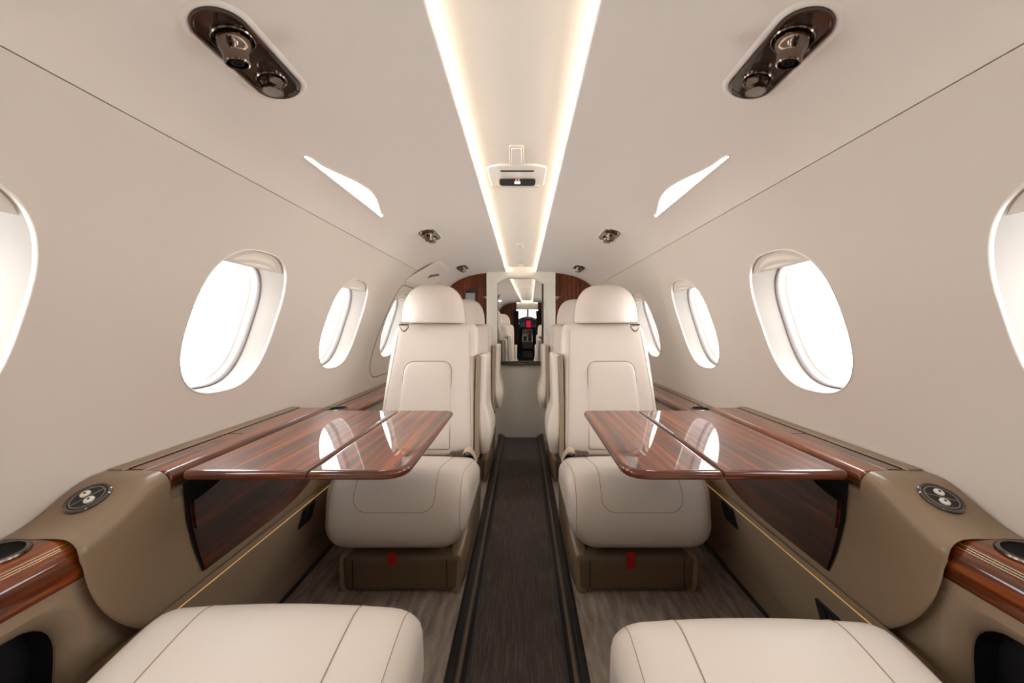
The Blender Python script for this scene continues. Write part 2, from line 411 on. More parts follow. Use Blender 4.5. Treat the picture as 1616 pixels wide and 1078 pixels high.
# windows: reveal, gasket, pane, shade
wn = 0
for s in (-1, 1):
    for wi, wy in enumerate(WIN_Y):
        wn += 1; N = 64
        side = 'left' if s < 0 else 'right'
        place = {3: 'cut by the picture edge', 4: 'second from the picture edge, above the folding table', 5: 'third from the picture edge', 6: 'half hidden behind the front seat headrest', 7: 'added beside the rear seat for light, hidden behind the front seat'}.get(wi, 'behind the camera')
        root = empty('window_%d' % wn, (s * wall_x(.865), wy, .865), 'oval cabin window %s, %s wall' % (place, side), 'window', kind='structure')
        def ring(sc, off, dt=0.0):
            dt = -.022 * max(0.0, min(1.0, (off - .004) / .05))
            return [S(s, wy + win_loop(k, N, sc)[0], TC + dt + win_loop(k, N, sc)[1], off) for k in range(N)]
        # reveal: bright lip, flared pan, step
        mb = MB()
        mb.grid([ring(1.0, .004), ring(1.0, -.0012), ring(.995, -.0022), ring(.988, -.0018), ring(.982, .001), ring(.978, .004)], cv=True)
        mb.build('rim', M['lip'], root, ang=60)
        mb = MB()
        mb.grid([ring(.978, .004), ring(.925, .034), ring(.885, .055), ring(.875, .058)], cv=True)
        mb.build('reveal', M['reveal'], root, ang=60)
        mb = MB(); mb.grid([ring(.875, .058), ring(.87, .054), ring(.857, .056), ring(.85, .066)], cv=True)
        mb.build('seal', M['gasket'], root, ang=60)
        mb = MB(); mb.grid([ring(.85, .066), ring(.842, .072), ring(.835, .080), ring(.828, .081), ring(.826, .088)], cv=True)
        mb.build('inner_frame', M['reveal'], root, ang=60)
        mb = MB(); P = ring(.845, .084); c = S(s, wy, TC - .022, .084)
        mb.add([c] + P, [(0, i + 1, (i + 1) % N + 1) for i in range(N)])
        mb.build('pane', M['pane'], root)
        # shade: curved panel filling the top of the opening, with an eyebrow pull
        mb = MB(); e = 2.7; rows = []
        t_bot = HT * .74
        for i in range(9):
            f = i / 8; t = t_bot + (HT * .985 - t_bot) * f
            w = HW * .985 * max(0.02, 1 - abs(t / (HT)) ** e) ** (1 / e)
            rows.append([S(s, wy - w + 2 * w * j / 20, TC + t, 0.0085 - .003 * f) for j in range(21)])
        mb.grid(rows)
        w = HW * .985 * (1 - abs(t_bot / HT) ** e) ** (1 / e)
        mb.grid([[S(s, wy - w + 2 * w * j / 20, TC + t_bot, o) for j in range(21)] for o in (.0085, .022)])
        sh = mb.build('shade', M['shade'], root, ang=50)
        mb = MB(); rows = []
        for i in range(9):
            v = i / 8
            rows.append([])
            for j in range(21):
                u = j / 20 * 2 - 1
                hgt = .034 * max(0.0, 1 - u * u) ** .7
                rows[-1].append(S(s, wy + u * .085, TC + t_bot + .004 + hgt * v, .0080 - .003 * (hgt * v / (HT * .25)) - .011 * math.sin(PI * v) * max(0.0, 1 - u * u)))
        mb.grid(rows); mb.build('pull_grip', M['shade'], sh, ang=60)

# ------------------------------------------------------------------ ceiling
for s, nm in ((-1, 'ceiling_left'), (1, 'ceiling_right')):
    mb = MB(); ts = [T_SEAM + .0008 + (T_END - T_SEAM - .0008) * i / 26 for i in range(27)]
    ys = [Y0 + (Y1 - Y0) * i / 10 for i in range(11)]
    rows = []
    for y in ys:
        r = [S(s, y, T_SEAM + .0008, .012)] + [S(s, y, t) for t in ts]
        r += [(s * .119, y, 1.2915), (s * .1185, y, 1.294), (s * .120, y, 1.2965), (s * .130, y, 1.298), (s * .16, y, 1.299)]
        rows.append(r)
    mb.grid(rows)
    tag(mb.build(nm, M['ceil'], ang=50), 'cream curved headliner panel, %s half' % ('left' if s < 0 else 'right'), 'ceiling', kind='structure')
mb = MB()
secp = [(-.19, 1.300), (-.155, 1.304), (-.146, 1.318), (-.12, 1.3225), (-.06, 1.3245), (0, 1.325), (.06, 1.3245), (.12, 1.3225), (.146, 1.318), (.155, 1.304), (.19, 1.300)]
mb.grid([[(x, y, z) for x, z in secp] for y in [Y0 + (Y1 - Y0) * i / 8 for i in range(9)]])
tag(mb.build('ceiling_center', M['strip'], ang=50), 'pale raised headliner strip between the two light lines', 'ceiling', kind='structure')
for s, sd in ((-1, 'left'), (1, 'right')):
    mb = MB(); y0, y1 = Y0 + .02, Y1 - .02
    x0, x1, z0, z1 = s * .142, s * .148, 1.2995, 1.3075
    quad_slab(mb, min(x0, x1), max(x0, x1), y0, y1, z0, z1)
    tag(mb.build('cove_light_strip', M['led'], smooth=False), 'warm light line glowing along the %s edge of the ceiling strip' % sd, 'light strip', 'ceiling light strips')

# fixtures in the strip
ZP = 1.3245
z = ZP
pa = empty('ceiling_speaker_panel', (-.003, 1.245, ZP), 'cream tray with a black lit pill display in the ceiling strip', 'display')
mb = MB()
out = round_poly([(-.092, 1.168), (-.055, 1.150), (.049, 1.150), (.086, 1.168), (.083, 1.318), (-.089, 1.318)], [.02, .04, .04, .02, .008, .008])
plate(mb, out, z - .006, z + .002, .003)
mb.build('bezel', M['white'], pa)
mb = MB(); rows = []
for i in range(13):
    a = i / 12 * 2 - 1; rows.append([(-.003 + a * .060, 1.258, z - .004), (-.003 + a * .0605, 1.2585, z - .027), (-.003 + a * .064, 1.264, z - .029), (-.003 + a * .068, 1.285, z - .024), (-.003 + a * .072, 1.309, z - .0065)])
mb.grid(rows); mb.build('housing', M['strip'], pa, ang=60)
mb = MB(); mb.box((-.003, 1.190, z - .0065), (.050, .003, .0012), .001); mb.build('slot', M['void'], pa)
mb = MB(); pill = round_poly([(-.060, -.0125), (.054, -.0125), (.054, .0125), (-.060, .0125)], .0115, 8)
plate(mb, pill, 0, .006, .002, fn=lambda x, y, q: (x, 1.2585 - q, z - .0150 + y * .98))
d = mb.build('display', M['panelk'], pa)
mb = MB(); mb.box((-.003, 1.2525, z - .0185), (.009, .0012, .0035), .001); mb.build('lamp', M['disp_w'], d)
for dx in (-.004, .004):
    mb = MB(); mb.box((-.003 + dx, 1.2525, z - .0105), (.0025, .0015, .0018), .001); mb.build('indicator', M['disp_o'], d)
mb = MB(); mb.tube([(-.020, 1.02, z - .004), (-.022, 1.13, z - .004)], .001)
pl = empty('ceiling_latch_cover', (-.003, 1.09, ZP), 'small pale upright latch cover ahead of the ceiling display', 'cover')
mb = MB(); plate(mb, round_poly([(-.022, 1.034), (.016, 1.034), (.018, 1.148), (-.024, 1.148)], [.010, .010, .002, .002]), z - .004, z + .002, .002); mb.build('surround', M['strip'], pl)
mb = MB(); plate(mb, round_poly([(-.017, 1.042), (.011, 1.042), (.012, 1.146), (-.018, 1.146)], [.006, .006, .002, .002]), z - .0065, z + .002, .002); mb.build('cover', M['white'], pl)
for yy, hh, lb in ((2.30, .055, 'small square sensor plate in the ceiling strip'), (3.02, .04, 'tiny sensor plate at the far end of the ceiling strip')):
    pq = empty('ceiling_sensor', (-.003, yy, ZP), lb, 'sensor')
    mb = MB(); plate(mb, round_poly([(-.026, yy - hh), (.020, yy - hh), (.020, yy + hh), (-.026, yy + hh)], .005), z - .005, z + .002, .002); mb.build('frame', M['strip'], pq)
    mb = MB(); plate(mb, round_poly([(-.019, yy - hh + .01), (.013, yy - hh + .01), (.013, yy + hh - .01), (-.019, yy + hh - .01)], .003), z - .008, z + .002, .002); mb.build('cover', M['white'], pq)

# wash lights (half-moon) and air vents in the sloping headliner
def lens_outline():
    """(y, t offset towards the centre) of the half-moon lens"""
    n = 26; up = []
    for i in range(n + 1):
        u = i / n; y = .885 + .48 * u
        b = .009 + .042 * max(0.0, math.sin(PI * min(1, max(0, (u - .10) / .86)))) ** 1.25 * (0.55 + .6 * u)
        if u < .04: b *= u / .04 * .6 + .4
        if u > .93: b = .009 + (b - .009) * .5
        up.append((y, b))
    return up
for s, sd in ((-1, 'left'), (1, 'right')):
    T0 = t_of_x(.474)
    for dy, tx in ((0, 'ahead'), (-1.75, 'added behind the camera as unseen fill')):  # second pair is added out of view, as fill from behind the camera
        root = empty('wash_light', S(s, 1.12 + dy, T0), 'bright half-moon wash light in the headliner %s, %s side' % (tx, sd), 'ceiling light', 'half-moon wash lights')
        up = [(y + dy, b) for y, b in lens_outline()]; mb = MB(); rows = []
        for y, b in up:
            rows.append([S(s, y, T0 + b * q, -.0035 * math.sin(PI * q) ** .5 if 0 < q < 1 else .002) for q in (0, .08, .25, .5, .75, .92, 1)])
        mb.grid(rows); mb.build('lens', M['wash'], root, ang=60)
        mb = MB(); pth = [S(s, y, T0 - .001, -.0005) for y, b in up] + [S(s, y, T0 + b + .001, -.0005) for y, b in up[::-1]]
        mb.tube(pth, .0022, 6, closed=True); mb.build('rim', M['ceil'], root)

def gasper_unit(s, yc, label):
    """pill plate with a swivelling air nozzle and a reading spot"""
    T0 = t_of_x(.398); root = empty('air_vent_panel', S(s, yc, T0), label, 'air vent', 'overhead air vent panels')
    L, W = .064, .034
    def out(k, off=0.0):
        o = []
        for i in range(20): a = -PI / 2 + PI * i / 19; o.append((L + (W + off) * math.cos(a), (W + off) * math.sin(a)))
        for i in range(20): a = PI / 2 + PI * i / 19; o.append((-L + (W + off) * math.cos(a), (W + off) * math.sin(a)))
        return o
    def Q(u, v, off): return S(s, yc + u, T0 + v, off)
    mb = MB()
    R = [[Q(u, v, q) for u, v in out(0, w)] for w, q in ((.012, .001), (.008, -.0015), (.003, -.003), (.0, -.001))]
    mb.grid(R, cv=True); mb.build('surround', M['ceil'], root, ang=60)
    mb = MB(); R = [[Q(u, v, q) for u, v in out(0, w)] for w, q in ((.0005, .001), (-.001, -.005), (-.004, -.0052), (-.006, -.002))]
    mb.grid(R, cv=True); O = out(0, -.006); m = len(O)
    mb.add([Q(u, v, -.002) for u, v in O], [tuple(range(m))]); mb.build('plate', M['gunp'], root, ang=35)
    x, zz, nx, nz = prof_t(T0); nin = Vector((-s * nx, 0, -nz)).normalized()
    # nozzle hangs a little towards the floor
    k_ = .80; c = Vector(Q(-.043, 0.002, -.002)); ax = (nin * .75 + Vector((0, .12, -.55))).normalized()
    mb = MB(); mb.lathe([(r_ * k_, h_ * k_) for r_, h_ in [(.0345, 0), (.0345, .004), (.0325, .006), (.030, .004), (.029, .001)]], c, nin); mb.build('collar', M['gun'], root)
    mb = MB(); mb.lathe([(r_ * k_, h_ * k_) for r_, h_ in [(.027, -.002), (.0285, .006), (.0275, .012), (.0245, .019), (.0215, .025), (.0208, .028), (.0202, .042), (.0188, .044), (.0168, .0435), (.0158, .040), (.0158, .032), (.0001, .032)]], c, ax, 36)
    nz_ = mb.build('nozzle', M['gun'], root, ang=30)
    mb = MB(); mb.lathe([(r_ * k_, h_ * k_) for r_, h_ in [(.0105, .0345), (.0105, .042), (.0075, .043), (.006, .0425), (.0055, .036), (.0030, .036), (.0028, .0415), (.0001, .042)]], c, ax)
    mb.build('vane', M['void'], nz_)
    c = Vector(Q(.049, -.002, -.002)); ax = (nin * .8 + Vector((0, -.05, -.45))).normalized()
    mb = MB(); mb.lathe([(r_ * k_, h_ * k_) for r_, h_ in [(.029, 0), (.029, .003), (.027, .005), (.0245, .003), (.0245, 0)]], c, nin); mb.build('collar', M['gun'], root)
    mb = MB(); mb.lathe([(r_ * k_, h_ * k_) for r_, h_ in [(.023, -.002), (.0235, .008), (.0195, .016), (.019, .020), (.0198, .021), (.0198, .027), (.0185, .028), (.0182, .0265)]], c, ax, 36)
    rd = mb.build('reading_lamp', M['gun'], root, ang=30)
    mb = MB(); mb.lathe([(r_ * k_, h_ * k_) for r_, h_ in [(.0183, .0262), (.010, .0275), (.0001, .028)]], c, ax); mb.build('lens', M['lens'], rd)
    return root
for yc, tx in ((.605, 'largest, near the picture top'), (1.76, 'in the middle of the ceiling'), (2.72, 'nearest the bulkhead')):
    for s, sd in ((-1, 'left'), (1, 'right')):
        gasper_unit(s, yc, 'dark glossy air vent and reading lamp, %s, %s side' % (tx, sd))

# exit hatch: outline joint, cover flap with handle
hx = empty('exit_hatch', S(-1, 2.35, t_of_z(.9)), 'cream emergency exit hatch around the far window with a recessed handle', 'exit hatch')
def hatch_pt(y, t, off=-.001): return S(-1, y, t, off)
ta, tb = t_of_z(.585), t_of_x(.52)
pts = round_poly([(2.02, ta), (2.66, ta), (2.64, t_of_z(1.08)), (2.12, t_of_z(1.08))], [.10, .10, .06, .06], 8)
dens = []
for i in range(len(pts)):
    a, b = pts[i], pts[(i + 1) % len(pts)]; k = max(1, int(math.dist(a, b) / .03))
    dens += [(a[0] + (b[0] - a[0]) * q / k, a[1] + (b[1] - a[1]) * q / k) for q in range(k)]
mb = MB(); mb.tube([hatch_pt(y, t, .0003) for y, t in dens], .0022, 6, closed=True); mb.build('joint', M['groove'], hx)
mb = MB()
flap = round_poly([(2.12, t_of_z(1.09)), (2.72, t_of_z(1.09)), (2.66, t_of_x(.47)), (2.30, t_of_x(.46))], [.02, .05, .04, .06], 6)
n = len(flap); cy = sum(p[0] for p in flap) / n; ct = sum(p[1] for p in flap) / n
R = []
for q, off in ((1.0, .001), (1.0, -.0035), (.985, -.005), (.7, -.005), (.35, -.005), (.02, -.005)):
    R.append([S(-1, cy + (p[0] - cy) * q, ct + (p[1] - ct) * q, off) for p in flap])
mb.grid(R, cv=True); fl = mb.build('cover_flap', M['ceil'], hx, ang=40)
mb = MB()
hp = [(2.44, t_of_x(.575)), (2.58, t_of_x(.545)), (2.58, t_of_x(.527)), (2.44, t_of_x(.557))]
mb.grid([[S(-1, y, t, o) for y, t in hp] for o in (-.004, -.0062)], cv=True); mb.add([S(-1, y, t, -.0062) for y, t in hp], [(0, 1, 2, 3)])
hd = mb.build('handle_recess', M['groove'], fl)
mb = MB(); mb.tube([S(-1, 2.445 + .13 * i / 6, t_of_x(.566 - .030 * i / 6), -.010) for i in range(7)], .004, 8); mb.build('handle', M['chrome'], fl)

# ------------------------------------------------------------------ lower side lining
for s, nm, sd in ((-1, 'baseboard_left', 'left'), (1, 'baseboard_right', 'right')):
    mb = MB(); prof = [(.637, .335), (.640, .322), (.646, .312), (.655, .28), (.668, .235), (.684, .175), (.699, .121), (.7005, .118), (.7035, .116), (.7065, .105), (.733, .003), (.735, -.01)]
    mb.grid([[(s * x, y, zz) for x, zz in prof] for y in [Y0 + (Y1 - Y0) * i / 12 for i in range(13)]])
    o = mb.build(nm, M['tanl'], ang=25)
    tag(o, 'taupe lower side lining panel above the carpet, %s side' % sd, 'side panel', kind='structure')
    mb = MB(); mb.tube([(s * .6395, y, .3165) for y in (.62, Y1)], .0014, 6)
    mb.build('accent_strip', M['accent'], o)
    mb = MB(); mb.tube([(s * .727, y, .006) for y in (Y0, Y1)], .006, 8); mb.build('edge_bead', M['rail'], o)

# black outlets on the lower lining
def outlet(s, y, zc, label):
    x0 = .668 + (.235 - zc) * .28
    r = empty('power_outlet', (s * x0, y, zc), label, 'outlet', 'black outlets on the side lining')
    sl = math.atan2(.27, 1)
    def fn(u, v, q): return (s * (x0 - q - v * .275), y + u, zc + v * .96)
    mb = MB(); plate(mb, round_poly([(-.033, -.030), (.033, -.030), (.033, .034), (-.033, .034)], .004), -.002, .006, .002, fn=fn); mb.build('plate', M['black'], r)
    mb = MB(); plate(mb, round_poly([(-.029, -.022), (-.003, -.022), (-.003, .026), (-.029, .026)], .003), .004, .0085, .001, fn=fn); mb.build('cover', M['panelk'], r)
    mb = MB(); plate(mb, round_poly([(.003, -.022), (.029, -.022), (.029, .026), (.003, .026)], .003), .004, .0085, .001, fn=fn); mb.build('cover', M['panelk'], r)
outlet(-1, 1.235, .268, 'black double outlet beside the seat cushion, left side')
outlet(1, 1.235, .268, 'black double outlet beside the seat cushion, right side')
outlet(1, .845, .222, 'black outlet low on the lining by the near right cushion')

# ------------------------------------------------------------------ side consoles
ZU, ZL = .578, .530          # upper and lower wood ledge tops
def smooth(a, b, x):
    t = max(0, min(1, (x - a) / (b - a))); return t * t * (3 - 2 * t)
def y_near(zz):              # rounded forward edge of the leather hump
    f = max(0.0, min(1.0, (ZL - zz) / (ZL - .318)))
    return .604 + .020 * f + .085 * f ** 3.0
def hump_top(y): return ZL + (ZU - ZL) * smooth(.60, .735, y) + .001
def console_inner_x(zz):     # inner face of the console
    f = (zz - .32) / (ZU - .32)
    return .640 + .012 * f + .006 * math.sin(PI * max(0, min(1, f)))
for s, sd in ((-1, 'left'), (1, 'right')):
    root = empty('side_console', (s * .70, .9, 0), 'taupe leather side console with a sloped hump, %s side' % sd, 'console')
    mb = MB(); rows = []; NY = 26
    for i in range(NY + 1):
        u = i / NY
        row = []
        ye = 1.358
        yt0 = .604
        y = yt0 + (.7535 - yt0) * i / 15 if i <= 15 else .754 + (ye - .754) * (i - 16) / (NY - 16)
        zt = hump_top(y) if i <= 15 else ZU - .036
        r = .030
        xi = console_inner_x(zt - r)
        ys = y
        row.append((s * .772, y, zt)); row.append((s * .765, y, zt)); row.append((s * .73, y, zt)); row.append((s * .70, y, zt + .0005))
        for k in range(7):
            a = PI / 2 * k / 6; row.append((s * (xi + r - r * math.sin(a)), y, zt - r + r * math.cos(a)))
        z_a = zt - r
        for k in range(1, 15):
            zz = z_a + (.318 - z_a) * k / 14
            yn = y_near(zz)
            yy = yn + (y - yt0) * (ye - yn) / (ye - yt0)
            row.append((s * console_inner_x(zz), yy, zz))
        row.append((s * .655, row[-1][1], .3165))
        rows.append(row)
    mb.grid(rows)
    # returned near edge, turned outward
    edge = rows[0]
    def fold(p, dx, dy, dz):
        return (p[0] + (s * dx if abs(p[0]) < .74 else 0), p[1] + dy, p[2] + (-.0007 if p[2] > .512 else dz))
    mb.grid([edge, [fold(p, .0010, -.002, -.0012) for p in edge], [fold(p, .0022, -.0035, -.003) for p in edge], [fold(p, .0026, -.0030, -.0045) for p in edge]])
    mb.build('hump', M['tan'], root, ang=45)
    # near part of the console: below the near ledge, with the magazine pocket
    mb = MB(); ya, yb = -.9, .72
    P0, P1, PZ0, PZ1 = .20, .625, .06, .445     # pocket opening
    px = lambda zz: .668 + .006 * (zz - .3)
    yl = [ya, P0 - .03, P0, P0 + .1, P0 + .25, P1, .66, yb]; zl = [.001, PZ0, PZ0 + .2, PZ1, PZ1 + .01, .4625]
    for i in range(len(yl) - 1):
        for j in range(len(zl) - 1):
            if P0 <= yl[i] and yl[i + 1] <= P1 and PZ0 <= zl[j] and zl[j + 1] <= PZ1: continue
            mb.grid([[(s * px(zl[b]), yl[a], zl[b]) for b in (j, j + 1)] for a in (i, i + 1)])
    # rounded corner fillets and returned lip of the pocket
    ro = round_poly([(P0, PZ0), (P1 - .02, PZ0), (P1, PZ1), (P0, PZ1)], [.02, .03, .075, .03], 8)
    sq = []
    for y_, z_ in ro:
        sq.append((min(max(y_, P0), P1), z_))
    # panel with true opening: ring between rectangle and rounded outline
    def rect_pt(p):
        cy, cz = (P0 + P1) / 2, (PZ0 + PZ1) / 2; dy, dz = p[0] - cy, p[1] - cz
        k = min((P1 - P0) / 2 / max(abs(dy), 1e-6), (PZ1 - PZ0) / 2 / max(abs(dz), 1e-6)); return cy + dy * k, cz + dz * k
    cs = [(P0, PZ0), (P1, PZ0), (P1, PZ1), (P0, PZ1)]
    mb.grid([[(s * px(z_), y_, z_) for y_, z_ in [rect_pt(p) for p in ro]], [(s * px(z_), y_, z_) for y_, z_ in ro]], cv=True)
    cy, cz = (P0 + P1) / 2, (PZ0 + PZ1) / 2
    def rr(q, off): return [(s * (px(z_) + off), cy + (y_ - cy) * q, cz + (z_ - cz) * q) for y_, z_ in ro]
    mb.grid([rr(1, 0), rr(.98, .002), rr(.94, .007), rr(.90, .014), rr(.885, .022)], cv=True)
    mb.build('side_panel', M['tanl'], root, ang=35)
    mb = MB(); mb.grid([rr(.888, .020), rr(.87, .055)], cv=True); B = rr(.87, .055); mb.add(B, [tuple(range(len(B)))])
    mb.tube([(s * (.668 + .050), .27 + .28 * i / 8, .22 + .06 * i / 8) for i in range(9)], .003, 6)
    mb.build('magazine_pocket', M['pocket'], root, ang=35)
    # forward continuation of the console at the far seats
    mb = MB(); mb.grid([[(s * x, y, zz) for x, zz in ((.765, ZL - .036), (.668, ZL - .036), (.654, ZL - .05), (.646, .44), (.640, .318))] for y in (1.365, 1.9, 2.5, Y1 - .035)])
    mb.build('far_panel', M['tan'], root, ang=40)

def ledge(s, y0, y1, zt, label, thick=.034, nose=.016, xi=.653, hole=None, name='wood_ledge', strip=True, xo=.742, cat='ledge', grp='mahogany side ledges', face=None):
    """gloss wood cap with a rounded nose, leather margin at the wall"""
    root = empty(name, (s * .70, (y0 + y1) / 2, zt), label, cat, grp)
    mb = MB()
    sec = [(.7725, zt - thick), (.7725, zt - .001), (xo, zt - .001), (xo, zt), (xi + nose + .012, zt), (xi + nose, zt - .0006)]
    for k in range(1, 9):
        a = PI / 2 * k / 8; sec.append((xi + nose - nose * math.sin(a), zt - .0006 - nose + nose * math.cos(a)))
    if face:
        sec += [(xi + f[0], zt - f[1]) for f in face]
    sec.append((xi + .012, sec[-1][1] if face else zt - thick))
    n = len(sec)
    ys = [y0, y0 + .0025, y0 + .3 * (y1 - y0), y0 + .6 * (y1 - y0), y1 - .0025, y1]
    secs = []
    for i, y in enumerate(ys):
        sh = .0025 if i in (0, len(ys) - 1) else 0
        secs.append([(s * x + (s * sh if x < xi + nose else 0), y, q - (sh if q > zt - .01 else 0)) for x, q in sec])
    mb.loft(secs); w = mb.build('cap', M['wood'], root, ang=35)
    if strip:
        mb = MB(); ymg = [y0, y1]
        mb.loft([[(s * x, y, q) for x, q in ((xo + .003, zt - .004), (xo + .003, zt + .0008), (xo + .006, zt + .003), (.7735, zt + .003), (.7735, zt - .004))] for y in ymg])
        mb.build('wall_margin', M['tanl'], root, ang=30)
        mb = MB(); mb.box((s * (xo + .001), (y0 + y1) / 2, zt + .0002), (.002, (y1 - y0) / 2 - .012, .0006), .0004); mb.build('gap', M['void'], root)
    return root
WDOOR = []
for s, sd in ((-1, 'left'), (1, 'right')):
    r = ledge(s, .755, 1.355, ZU, 'glossy mahogany ledge the folding table hinges on, %s side' % sd)
    # lid joints inlaid in the top
    mb = MB()
    mb.tube([(s * .705, .757, ZU), (s * .705, .93, ZU)], .0009, 5); mb.tube([(s * .7085, .757, ZU), (s * .7085, .93, ZU)], .0009, 5)
    mb.build('inlay_line', M['chrome'], r)
    for yj in (1.02, .762):
        mb = MB(); mb.box((s * .722, yj, ZU), (.018, .0014, .0006), .0004); mb.build('lid_joint', M['void'], r)
    r = ledge(s, -.9, .645, ZL, 'glossy mahogany ledge with cup holder at the near armrest, %s side' % sd, thick=.045, nose=.040, xi=.662, strip=False, xo=.76,
              face=[(-.0005, .050), (.0005, .058), (.004, .066)], grp='mahogany side ledges')
    mb = MB(); mb.tube([(s * (.702 - .040 * math.sin(.62)), y, ZL - .0406 + .040 * math.cos(.62)) for y in (-.9, .606)], .0009, 5); mb.tube([(s * (.702 - .040 * math.sin(.80)), y, ZL - .0406 + .040 * math.cos(.80)) for y in (-.9, .606)], .0009, 5)
    mb.build('inlay_line', M['gold'], r)
    r = ledge(s, 1.362, Y1 - .034, ZL, 'glossy mahogany ledge running behind the folding table to the bulkhead, %s side' % sd, nose=.012, xi=.650)
    # cup holders
    for yc, xc, tx in ((.555, .733, 'near the picture edge'), (1.56, .715, 'behind the table ledge')):
        c = empty('cup_holder', (s * xc, yc, ZL), 'round black cup holder with a metal rim, %s, %s side' % (tx, sd), 'cup holder', 'cup holders')
        mb = MB(); mb.lathe([(.034, .0005), (.0345, .0035), (.037, .0045), (.040, .003), (.041, .0003)], (s * xc, yc, ZL), n=40); mb.build('rim', M['steel'], c)
        mb = MB(); mb.lathe([(.0345, .003), (.034, .0012), (.0335, .0009), (.0001, .0007)], (s * xc, yc, ZL), n=40)
        mb.build('well', M['void'], c)
    # storage door of the table bay and its dark slot
    d = empty('table_bay_door', (s * .645, 1.05, .43), 'dark mahogany door panel below the folding table, %s side' % sd, 'door panel')
    def onface(y, zz, off): return (s * (console_inner_x(zz) - off), y, zz)
    NU, NV = 24, 10
    def door_pt(u, v, off):
        zt = .505 + .037 * smooth(.0, .30, u); zb = .352 + .10 * u ** 5 - .002 * u
        yn = .792 + .026 * (1 - v) ** 1.6; yy = yn + (1.345 - yn) * u
        zz = zb + (zt - zb) * v
        return onface(yy, zz, off)
    mb = MB()
    mb.grid([[door_pt(i / NU, j / NV, .006) for j in range(NV + 1)] for i in range(NU + 1)])
    bd = [(i / NU, 0) for i in range(NU)] + [(1, j / NV) for j in range(NV)] + [(1 - i / NU, 1) for i in range(NU)] + [(0, 1 - j / NV) for j in range(NV)]
    mb.grid([[door_pt(u, v, o) for u, v in bd] for o in (.006, .001)], cv=True)
    pnl = mb.build('panel', M['woodd'], d, ang=40)
    mb = MB(); mb.grid([[door_pt(u, v, .0115) for v in (.62, .7, .8, .9, 1.0)] for u in (.004, .012, .05, .1, .2)])
    e1 = [(.004, v) for v in (.62, .7, .8, .9, 1.0)] + [(u, 1.0) for u in (.012, .05, .1, .2)] + [(.2, v) for v in (.9, .8, .7, .62)] + [(u, .62) for u in (.1, .05, .012)]
    mb.grid([[door_pt(u, v, o) for u, v in e1] for o in (.0115, .005)], cv=True)
    mb.build('pull', M['woodd'], pnl, ang=40)
    mb = MB(); O = [(.777, .546), (1.05, .546), (1.05, .515), (.84, .50), (.815, .45), (.824, .352), (.815, .350), (.800, .40), (.785, .47)]
    mb.add([onface(y, q, .0025) for y, q in O], [tuple(range(len(O)))]); mb.build('slot', M['void'], d, smooth=False)
    # round control with two buttons on the hump slope
    yc = .676; zc = hump_top(yc); sl = (hump_top(yc + .02) - hump_top(yc - .02)) / .04
    ax = Vector((0, -sl, 1)).normalized(); c0 = Vector((s * .724, yc, zc))
    r = empty('seat_control', tuple(c0), 'round black two-button control on the leather hump, %s side' % sd, 'control', 'round two-button controls')
    mb = MB(); mb.lathe([(.031, .0006), (.031, .0025), (.029, .0045), (.0265, .004), (.0255, .003)], c0, ax, 40); mb.build('bezel', M['gunp'], r)
    mb = MB(); mb.lathe([(.0258, .0032), (.0001, .0034)], c0, ax, 40); fc = mb.build('face', M['panelk'], r)
    mb = MB(); mb.lathe([(.0232, .0032), (.0230, .0042), (.0216, .0042), (.0214, .0032)], c0, ax, 40)
    tx_ = Vector((1, 0, 0)); ty_ = ax.cross(tx_).normalized()
    dv = (tx_ * .55 + ty_ * .83).normalized() if s < 0 else (tx_ * .55 * 1.5 + ty_ * -.35).normalized()
    mb.tube([c0 + ax * .0036 - dv * .022, c0 + ax * .0036 + dv * .022], .0008, 6); mb.build('ring', M['lens'], fc)
    pv = ax.cross(dv).normalized()
    for q in (-1, 1):
        cc = c0 + ax * .0032 + pv * q * .0105
        mb = MB(); mb.lathe([(.0072, 0), (.007, .0022), (.0058, .0032), (.0001, .0034)], cc, ax, 20); bt = mb.build('button', M['white'], r)
        mb = MB(); mb.lathe([(.0020, .0034), (.0019, .0040), (.0001, .0041)], cc, ax, 10); mb.build('icon', M['black'], bt)

# ------------------------------------------------------------------ folding tables
for s, sd in ((-1, 'left'), (1, 'right')):
    root = empty('folding_table', (s * .43, 1.03, ZU), 'open two-leaf glossy mahogany table in front of the %s seat' % sd, 'table', 'folding tables')
    zt, th = ZU, .0185
    XI, XF, XO = .208, .394, .634
    ya, yb = .752, 1.312
    def side(pts): return pts if s > 0 else [(-x, y) for x, y in pts][::-1]
    mb = MB(); plate(mb, side(round_poly([(XI, ya), (XF - .0012, ya), (XF - .0012, yb), (XI + .004, yb)], [.055, 0, 0, .030], 10)), zt - th, zt, .0085, 5, me=1)
    mb.build('outer_leaf', [M['woodx'], M['woode']], root, ang=50)
    mb = MB(); plate(mb, side(round_poly([(XF + .0012, ya), (XO, ya), (XO, yb), (XF + .0012, yb)], [0, .014, .014, 0], 5)), zt - th, zt, .0085, 5, me=1)
    mb.build('inner_leaf', [M['woodx'], M['woode']], root, ang=50)
    for yy in (.86, 1.2):
        mb = MB(); mb.box((s * XF, yy, zt - th - .003), (.035, .02, .003), .002); mb.build('hinge', M['steel'], root)
    for yy in (.90, 1.2):
        mb = MB(); mb.box((s * .555, yy, zt - th - .009), (.075, .012, .009), .004); mb.build('support_arm', M['black'], root)

